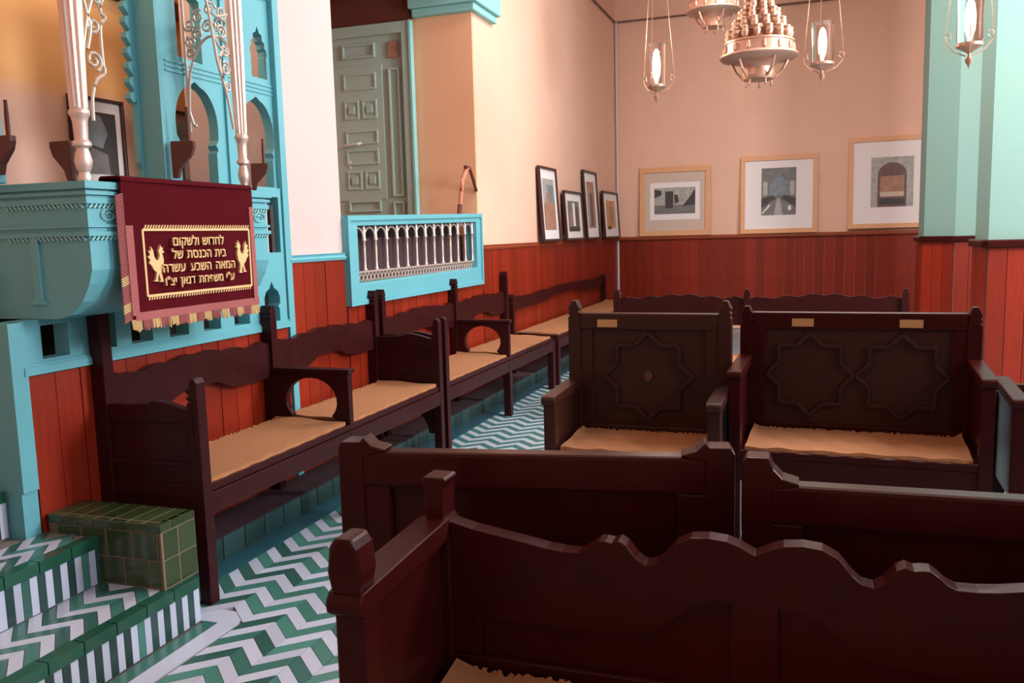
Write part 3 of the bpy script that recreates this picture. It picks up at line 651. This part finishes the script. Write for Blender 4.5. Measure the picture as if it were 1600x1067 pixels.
# ------------------------------------------------------------------ turquoise pillars with wainscot
def pillar(name, x0, y0, wd, dp, ch):
    prof = [(x0+ch, y0), (x0+wd, y0), (x0+wd, y0+dp), (x0, y0+dp), (x0, y0+ch)] if ch else [(x0,y0),(x0+wd,y0),(x0+wd,y0+dp),(x0,y0+dp)]
    o = struct(B().prism(prof, 'xy', 0, ZC).build(name, 'pillar_paint'))
    n = len(prof); cxm = sum(p[0] for p in prof)/n; cym = sum(p[1] for p in prof)/n
    for i in range(n):
        a, b_ = Vector(prof[i]), Vector(prof[(i+1) % n]); L = (b_-a).length; d = (b_-a).normalized(); nr = Vector((d.y, -d.x))
        k = max(1, round(L/.115))
        for j in range(k):
            p = a+d*(L*j/k+.002); q_ = a+d*(L*(j+1)/k-.002); e = .018
            B().prism([tuple(p), tuple(q_), tuple(q_+nr*e), tuple(p+nr*e)], 'xy', 0, 1.18).build('wainscot_plank', 'plank', o)
        p = a-d*.02; q_ = b_+d*.02
        B().prism([tuple(p-nr*.001), tuple(q_-nr*.001), tuple(q_+nr*.045), tuple(p+nr*.045)], 'xy', 1.18, 1.235).build('wainscot_rail', 'dark_wood', o, bevel=.012)
    return o
pillar('wall_pillar_far', 3.66, -3.0, .85, .7, .24)
pillar('wall_pillar_near', 3.75, -5.5, .80, .5, 0)

# ------------------------------------------------------------------ seating
def straw(label, root, W, y0, y1, z, curl=True):
    """woven straw mat lying on a seat, in the seat's local frame"""
    bb = B(); NX, NYm = 30, 10
    for s_ in (0, 1):
        for j in range(NYm+1):
            for i in range(NX+1):
                u = i/NX; v = j/NYm; x = -W/2+W*u; y = y0+(y1-y0)*v
                e = max(0, abs(u-.5)*2-.93)/.07
                zz = z+.014*(1-s_)+.003*math.sin(x*40+j)*(1-s_) + (.016*e*v if curl else 0)
                bb.v.append((x, y+.004*math.sin(i*1.7), zz))
    N1 = (NX+1)*(NYm+1)
    for j in range(NYm):
        for i in range(NX):
            a = j*(NX+1)+i; bb.face([a, a+1, a+NX+2, a+NX+1]); bb.face([N1+a, N1+a+NX+1, N1+a+NX+2, N1+a+1])
    for i in range(NX): bb.face([i, N1+i, N1+i+1, i+1]); t_ = NYm*(NX+1)+i; bb.face([t_, t_+1, N1+t_+1, N1+t_])
    for j in range(NYm): a = j*(NX+1); bb.face([a, a+NX+1, N1+a+NX+1, N1+a]); a += NX; bb.face([a, N1+a, N1+a+NX+1, a+NX+1])
    t = thing('straw_mat', label, 'mat', (root.location.x, root.location.y, 0), root.rotation_euler.z, 'woven straw seat mats')
    o = bb.build('woven_sheet', 'straw', t, smooth=True)
    q = B()
    for i in range(int(W/.012)):
        x = -W/2+.006+i*.012; q.bar((x, y1-.004, z+.010), (x+random.uniform(-.012,.012), y1+.006, z+.013+random.uniform(0,.005)), .009, .002)
    q.build('frayed_edge', 'straw', t)['kind'] = 'stuff'
    return t
def post_profile(h, w_=.055):
    return [(-w_/2,0),(w_/2,0),(w_/2,h-.075),(w_*.36,h-.068),(w_/2,h-.056),(w_*.36,h-.046),(w_/2,h-.034),(w_*.34,h-.018),(w_*.2,h),(-w_*.2,h),(-w_*.34,h-.018),(-w_/2,h-.034),(-w_*.36,h-.046),(-w_/2,h-.056),(-w_*.36,h-.068),(-w_/2,h-.075)]
def star(bb, c, r, y, t=.017):
    """interlaced eight-pointed strapwork with arms running to the frame"""
    pts = []
    for i in range(8):
        a = PI/8*2*i; b_ = a+PI/8
        pts.append((c[0]+r*math.cos(a), c[1]+r*math.sin(a))); pts.append((c[0]+r*.765*math.cos(b_), c[1]+r*.765*math.sin(b_)))
    for i in range(16):
        if i % 4 in (1, 2) and False: continue
        p, q_ = pts[i], pts[(i+1) % 16]; bb.bar((p[0], y, p[1]), (q_[0], y, q_[1]), t, .030, up=(0,1,0))
def pew(label, loc, rz, W, seat, top, post, arm, depth=.42, style='plain', plates=0, wood='dark_wood', mats=True, arms=(1, 1), matlabel='', group='dark wooden pews in the middle of the room', stars=0, crest=None, fin=0):
    t = thing('pew', label, 'pew', loc, rz, group); bv = .005
    hw = W/2
    for s_ in (-1, 1):
        x = s_*(hw-.0275)
        if style == 'ear':                              # post with a concave ear sweeping down to the rail
            pf = [(-.0275,0),(.0275,0),(.0275,top-.01),(.055,top-.005),(.075,top+.004),(.045,top+.012),(.028,top+.03),(.020,post),(-.02,post),(-.0275,post-.012)]
            B().prism([(x - s_*a, b_) for a, b_ in pf], 'xz', -.025, .03).build('back_post', wood, t, bevel=bv)
        elif fin:                                       # square post with a tapered block on a narrow neck
            B().prism([(x+a, b_) for a, b_ in [(-.0275,0),(.0275,0),(.0275,post-.085),(.018,post-.075),(.020,post-.02),(.026,post-.004),(.020,post),(-.020,post),(-.026,post-.004),(-.020,post-.02),(-.018,post-.075),(-.0275,post-.085)]], 'xz', -.025, .03).build('back_post', wood, t, bevel=.003)
        else:
            B().prism([(x+a, b_) for a, b_ in post_profile(post)], 'xz', -.025, .03).build('back_post', wood, t, bevel=.003)
    x0, x1 = -hw+.05, hw-.05
    if crest:
        B().prism(crest, 'xz', -.018, .02).build('crest_rail', wood, t, bevel=bv)
        zr = min(z for x, z in crest)
    else:
        tr_ = B().box(x0, x1, -.02, .03, top-.075, top).build('top_rail', wood, t, bevel=.008)
        zr = top-.075
    B().box(x0, x1, -.015, .022, seat-.05, seat+.035).build('bottom_rail', wood, t, bevel=bv)
    ss = [x0, x1-.06] + ([-.04] if (style == 'ear' and W > 1.0) or crest else [])
    for a in ss: B().box(a, a+(.08 if a == -.04 else .06), -.016, .014 if (fin and a == -.04) else .026, seat+.035, .745 if (fin and a == -.04) else zr+.002).build('stile', wood, t, bevel=bv)
    B().box(x0+.02, x1-.02, -.002, .010, seat+.02, .76 if fin else zr+.02).build('back_panel', 'carved_wood' if stars else wood, t)
    if stars:
        cz = (seat+.035+zr)/2+.01; r_ = min((zr-seat-.04)/2*.92, (x1-x0-.12)/stars/2*.98)
        for k in range(stars):
            bb = B(); star(bb, (x0+.06+(x1-x0-.12)*(k+.5)/stars, cz), r_, -.008); bb.build('strapwork_star', 'carved_wood', t, bevel=.003)
        if stars == 1: B().prism([(.02*math.cos(PI*k/6), cz+.024*math.sin(PI*k/6)) for k in range(12)], 'xz', -.016, 0).build('boss', 'candle_wood', t, bevel=.004)
    # seat
    B().box(-hw+.02, hw-.02, -depth, -.01, seat-.03, seat).build('seat', wood, t, bevel=bv)
    B().box(-hw+.04, hw-.04, -depth+.005, -depth+.03, seat-.13, seat-.03).build('front_rail', wood, t, bevel=bv)
    for s_ in (-1, 1):
        k = arms[0] if s_ < 0 else arms[1]
        x = s_*(hw-.025)
        h = arm if k else seat
        B().box(x-.025, x+.025, -depth-.01, -depth+.045, 0, h-.03 if k else seat-.03).build('front_leg', wood, t, bevel=bv)
        if k:
            pr_ = [(-.012,arm-.03),(-depth-.012,arm-.04),(-depth-.028,arm-.03),(-depth-.03,arm-.012),(-depth-.018,arm),(-.012,arm+.012)]
            ar_ = B().prism(pr_, 'yz', x-.03, x+.03).build('armrest', wood, t, bevel=.006)
            B().box(x-.012, x+.012, -depth+.045, -.02, seat-.12, arm-.032).build('arm_panel', wood, t)
            if fin: B().prism([(x+a, b_) for a, b_ in [(-.022,arm-.004),(.022,arm-.004),(.029,arm+.03),(.024,arm+.07),(.014,arm+.085),(-.014,arm+.085),(-.024,arm+.07),(-.029,arm+.03)]], 'xz', -depth-.02, -depth+.035).build('arm_finial', wood, ar_, bevel=.006)
        else:
            B().box(x-.012, x+.012, -depth+.045, -.02, seat-.12, seat-.03).build('side_rail', wood, t)
    for k in range(plates):
        xc = (k+.5)/plates*(x1-x0)+x0 - (.02 if plates == 1 else 0)
        if plates == 1: xc = x0+.13
        B().box(xc-.045, xc+.045, -.024, -.019, top-.062, top-.028).build('name_plate', 'plate_brass', tr_, label='small blank brass name plate')
    if mats: straw(matlabel, t, W-.13, -depth+.01, -.03, seat)
    return t
pew('single dark pew with one carved star back and one brass plate', (1.935, -8.36, 0), -.02, .72, .455, .995, 1.05, .685, .40, plates=1, stars=1, wood='carved_wood', matlabel='straw mat on the single pew with one brass plate')
pew('double dark pew with two carved stars and two brass plates', (2.795, -8.17, 0), -.04, .96, .455, .985, 1.01, .785, .42, plates=2, stars=2, wood='dark_wood', matlabel='straw mat on the double pew with two brass plates')
pew('dark pew cut off by the right edge, beside the two plate pew', (3.72, -8.22, 0), -.04, .80, .45, .70, .72, .72, .44, matlabel='straw mat on the pew cut off by the right edge', crest=[(-.36,.60),(.36,.60),(.36,.70),(-.36,.70)])
pew('plain dark pew seen from behind, its left post beside the tiled floor', (2.075, -10.495, 0), PI+.16, .80, .44, .915, .935, .66, .42, style='ear', matlabel='straw mat on the turned away pew at left')
pew('plain dark pew seen from behind, running out of the right edge', (3.05, -10.47, 0), PI+.02, 1.12, .44, .882, .932, .66, .42, style='ear', matlabel='straw mat on the turned away pew at the right edge')
cF = 2.525
half = [(0,.815),(.025,.828),(.045,.835),(.075,.838),(.105,.835),(.13,.822),(.15,.797),(.165,.784),(.182,.780),(.198,.790),(.215,.812),(.228,.819),(.24,.814),(.252,.816),(.264,.816),(.275,.808),(.287,.797),(.302,.790),(.33,.790),(.36,.793),(.40,.800),(.45,.808),(.50,.816),(.55,.828)]
und = [(.55,.645),(.22,.650),(.17,.66),(.13,.69),(.10,.715),(.07,.728),(.0,.730)]
crestF = [(-x, z) for x, z in reversed(half)] + half[1:] + und + [(-x, z) for x, z in reversed(und[:-1])]
pew('foreground pew facing the camera with a wavy scalloped crest rail', (cF, -10.68, 0), 0, 1.20, .535, .83, .91, .822, .33, crest=crestF, matlabel='straw mat on the foreground pew with the wavy crest', fin=1)

def bench(label, loc, rz, posts, ends, group, matlabels, seat=.455, depth=.44, crest_top=.865, wall_end=None, ph=1.035):
    """wall bench: back posts, scalloped crest boards with open gap below, arms at posts, seat rail and legs"""
    t = thing('wall_bench', label, 'bench', loc, rz, group); wd = 'bench_wood'
    W0, W1 = posts[0], posts[-1]
    for i, x in enumerate(posts):
        h = ph if not (wall_end == i) else 1.20
        B().prism([(x+a, b_) for a, b_ in post_profile(h, .05)], 'xz', -.03, .03).build('back_post', wd, t, bevel=.002)
    for a, b_ in zip(posts[:-1], posts[1:]):
        n = 40; topc, bot = [], []
        for i in range(n+1):
            u = i/n; x = a+.02+(b_-a-.04)*u; q_ = abs(u-.5)*2
            topc.append((x, crest_top - .035*q_ + .016*abs(math.sin(u*PI*6)) + .012*(q_ > .85)))
            bot.append((x, .675 + (.05 if q_ < .16 else .05*math.exp(-((q_-.16)*5)**2)) + .0*u))
        B().prism(topc+list(reversed(bot)), 'xz', -.012, .016).build('crest_board', wd, t, bevel=.003)
    B().box(W0, W1, -depth, .0, seat-.03, seat).build('seat', wd, t, bevel=.004)
    B().box(W0, W1, -depth-.008, -depth+.03, seat-.115, seat-.032).build('front_rail', wd, t, bevel=.004)
    for i, (x, kind) in enumerate(zip(posts, ends)):
        if kind == 'panel':
            f = -depth-.01
            B().prism([(f,0),(f+.05,0),(f+.05,.77),(f+.035,.775),(f+.055,.79),(f+.035,.80),(f+.055,.815),(f+.035,.83),(f+.03,.862),(f+.01,.862),(f,.845)], 'yz', x-.025, x+.025).build('front_post', wd, t, bevel=.003)
            B().box(x-.02, x+.02, f+.05, -.02, seat-.05, seat+.005).build('end_rail', wd, t, bevel=.003)
            tp = [(f+.05, .70)] + [(f+.05+(abs(f)-.08)*u, .74+.035*math.sin(u*PI)*(1 if u < .5 else .6)+.05*max(0, u-.75)) for u in [k/12 for k in range(13)]] + [(-.02, .70)]
            B().prism([(f+.05,.69)]+tp[1:-1]+[(-.02,.69)], 'yz', x-.018, x+.018).build('end_crest', wd, t, bevel=.003)
            B().box(x-.018, x+.018, f+.05, -.02, seat+.07, seat+.09).build('end_moulding', wd, t, bevel=.003)
            B().box(x-.01, x+.01, f+.05, -.02, seat, .70).build('end_panel', wd, t)
            ar = [(f+.05,.41),(f+.05,.16)] + [(f+.05+.04+(abs(f)-.15)*.5*(1-math.cos(a)), .16+.15*math.sin(a)) for a in [PI*k/12 for k in range(13)]] + [(-.02,.16),(-.02,.41)]
            B().prism(ar, 'yz', x-.014, x+.014).build('end_apron', wd, t)
        elif kind == 'arm':
            f = -depth-.005
            yc, zc, r_ = (f-.02)/2, .565, .115
            outer_ = [(f,seat+.001),(f+.06,seat+.001)] + [(yc + r_*1.25*math.cos(a), zc + r_*math.sin(a)) for a in [PI+PI*.22 - (PI*1.44)*k/16 for k in range(17)]] + [(-.06,seat+.001),(-.01,seat+.001),(-.01,.725),(f+.02,.715),(f,.70)]
            B().prism(outer_, 'yz', x-.02, x+.02).build('armrest', wd, t, bevel=.004)
            B().box(x-.03, x+.03, f-.012, -.01, .705, .728).build('arm_cap', wd, t, bevel=.006)
            B().box(x-.028, x+.028, -depth-.01, -depth+.045, 0, seat-.03).build('front_leg', wd, t, bevel=.004)
        elif kind == 'leg':
            B().box(x-.028, x+.028, -depth-.01, -depth+.045, 0, seat-.03).build('front_leg', wd, t, bevel=.004)
    for k, (a, b_) in enumerate(zip(posts[:-1], posts[1:])):
        if matlabels and k < len(matlabels):
            rot = Matrix.Rotation(rz, 3, 'Z'); c_ = Vector(loc)+rot @ Vector(((a+b_)/2, 0, 0))
            class Rr: pass
            r_ = Rr(); r_.location = c_; r_.rotation_euler = t.rotation_euler
            straw(matlabels[k], r_, b_-a-.06, -depth+.012, -.03, seat)
    return t
GBN = 'carved benches along the wainscot'
bench('long wall bench under the velvet cloth with a carved panelled end by the steps', (.055, -8.48, 0), PI/2, [-1.08, 0, 1.08], ['panel', 'arm', 'panel'], GBN,
      ['straw mat below the velvet cloth, nearest seat of the wall bench', 'straw mat between the first open armrest and the dark bench end'], wall_end=0)
bench('second wall bench below the balustrade, past the tall twin posts', (.055, -6.10, 0), PI/2, [-1.20, -.02, 1.13], ['panel', 'arm', 'leg'], GBN,
      ['straw mat on the wall bench just below the balustrade', 'straw mat beyond the second open armrest'])
bench('far wall bench under the small dark framed pictures', (.055, -2.85, 0), PI/2, [-1.95, 1.75], ['leg', 'leg'], GBN, ['straw mat on the far wall bench near the room corner'], crest_top=.80, ph=.82)
bench('dark open backed bench standing behind the star carved pews', (2.24, -5.85, 0), 0, [-.98, -.05, .97], ['leg', 'leg', 'leg'], 'dark benches before the back wall', ['left straw mat of the bench behind the star carved pews', 'right straw mat of the bench behind the star carved pews'], crest_top=.885, ph=.93)

# ------------------------------------------------------------------ lamps
def chandelier(label, x, y, z, s_=1.0):
    t = thing('chandelier', label, 'chandelier', (x, y, z), 0, 'brass oil chandeliers')
    S = lambda p: [(r*s_, h*s_) for r, h in p]
    B().lathe(S([(.02,-.10),(.10,-.095),(.11,-.07),(.10,-.02),(.115,.0),(.15,.02),(.24,.035),(.255,.05),(.25,.062),(.225,.07),(.22,.13),(.226,.135),(.226,.145),(.20,.15),(.05,.16)]), seg=28).build('drum', 'brass', t, smooth=True)
    for k in range(14):
        a = 2*PI*k/14; B().lathe(S([(.006,-.01),(.014,.0),(.012,.03),(.004,.045)]), (.222*s_*math.cos(a), .222*s_*math.sin(a), .08*s_), 8).build('drum_stud', 'brass', t)
    for k in range(5):
        a = 2*PI*k/5+.3; B().lathe(S([(.003,-.045),(.010,-.035),(.006,-.02),(.008,0)]), (.085*s_*math.cos(a), .085*s_*math.sin(a), -.095*s_), 8).build('pendant', 'brass', t)
        B().tube([(.11*s_*math.cos(a), .11*s_*math.sin(a), -.08*s_), (.16*s_*math.cos(a), .16*s_*math.sin(a), -.03*s_), (.19*s_*math.cos(a), .19*s_*math.sin(a), .03*s_)], .010*s_, 6).build('bracket_arm', 'brass', t)
    cup = B().lathe(S([(.010,0),(.020,.012),(.026,.035),(.020,.055),(.024,.07),(.012,.075)]), seg=10).mesh('oil_cup', 'brass')
    for ring, (r, h, n) in enumerate(((.195,.15,16), (.155,.215,13), (.115,.28,10), (.08,.345,8), (.045,.41,5))):
        tr_ = B().lathe(S([(r-.02,h-.012),(r+.012,h-.010),(r+.012,h),(r-.02,h)]), seg=24).build('tier_ring', 'brass', t, smooth=True)
        for k in range(n):
            a = 2*PI*(k+.5*(ring % 2))/n; link('oil_cup', cup, tr_, (r*s_*math.cos(a), r*s_*math.sin(a), h*s_))
    B().lathe(S([(.03,.15),(.02,.42),(.035,.48),(.012,.52),(.012,.6)]), seg=12).build('stem', 'brass', t, smooth=True)
    B().tube([(0,0,.58*s_), (0,0,ZC-z)], .006, 6).build('chain', 'brass', t)
    return t
chandelier('large brass tiered chandelier hanging before the back wall', 2.262, -6.0, 2.43)
chandelier('second brass chandelier higher up, cut by the top edge of the frame', 1.80, -4.4, 3.14, .9)
def glass_lamp(label, x, y, z, r, h, bright, power):
    t = thing('glass_lamp', label, 'lamp', (x, y, z), 0, 'hanging glass lamps')
    B().lathe([(r*.9,.0),(r,.02),(r,h)], (0,0,.05), 20).build('saucer_glass', 'lamp_glass', t, smooth=True)
    B().lathe([(.008,0),(r*.35,.01),(r*1.05,.035),(r*1.05,.05),(r*.3,.055)], (0,0,0), 16).build('saucer', 'brass', t, smooth=True)
    B().lathe([(.002,-.075),(.006,-.06),(.016,-.045),(.020,-.03),(.008,-.015),(.008,0)], (0,0,0), 12).build('drop_finial', 'brass', t, smooth=True)
    B().lathe([(.006,.055),(.010,.08),(.022,.12),(.024,h*.75),(.016,h),(.004,h+.02)], (0,0,0), 12).build('bulb', bright, t, smooth=True)
    for k in range(3):
        a = 2*PI*k/3+.4
        B().tube([(math.cos(a)*u, math.sin(a)*u, v) for u, v in ((r*.3,-.01),(r*1.3,.02),(r*2.0,.07),(r*2.1,.11),(r*1.7,.12),(r*1.6,.09),(r*1.8,.08))], .003, 6).build('scroll_arm', 'brass', t)
        B().tube([(math.cos(a)*r*2.05, math.sin(a)*r*2.05, .11), (math.cos(a)*r*.5, math.sin(a)*r*.5, 1.1), (0, 0, min(ZC-z, 1.6))], .002, 5).build('chain', 'brass', t)
    B().tube([(0,0,min(ZC-z,1.6)), (0,0,ZC-z)], .003, 5).build('chain', 'brass', t)
    l = bpy.data.lights.new('lamp_light', 'POINT'); l.energy = power; l.color = (1, .85, .68); l.shadow_soft_size = .03
    o = bpy.data.objects.new('lamp_light', l); COL.objects.link(o); o.parent = t; o.location = (0, 0, h+.12)
glass_lamp('bright glass lamp hanging left of the brass chandelier', 1.583, -6.0, 2.305, .062, .27, 'bulb', 10)
glass_lamp('glass lamp hanging right of the brass chandelier', 2.66, -6.0, 2.36, .07, .25, 'bulb_soft', 5)
glass_lamp('glass lamp hanging before the turquoise pillars', 3.365, -7.0, 2.22, .062, .25, 'bulb_soft', 4)
glass_lamp('added unseen glass lamp lighting the alcove above the reading platform', -.38, -9.42, 2.80, .06, .25, 'bulb_soft', 22)  # added lamp above the view, brightens the alcove wall
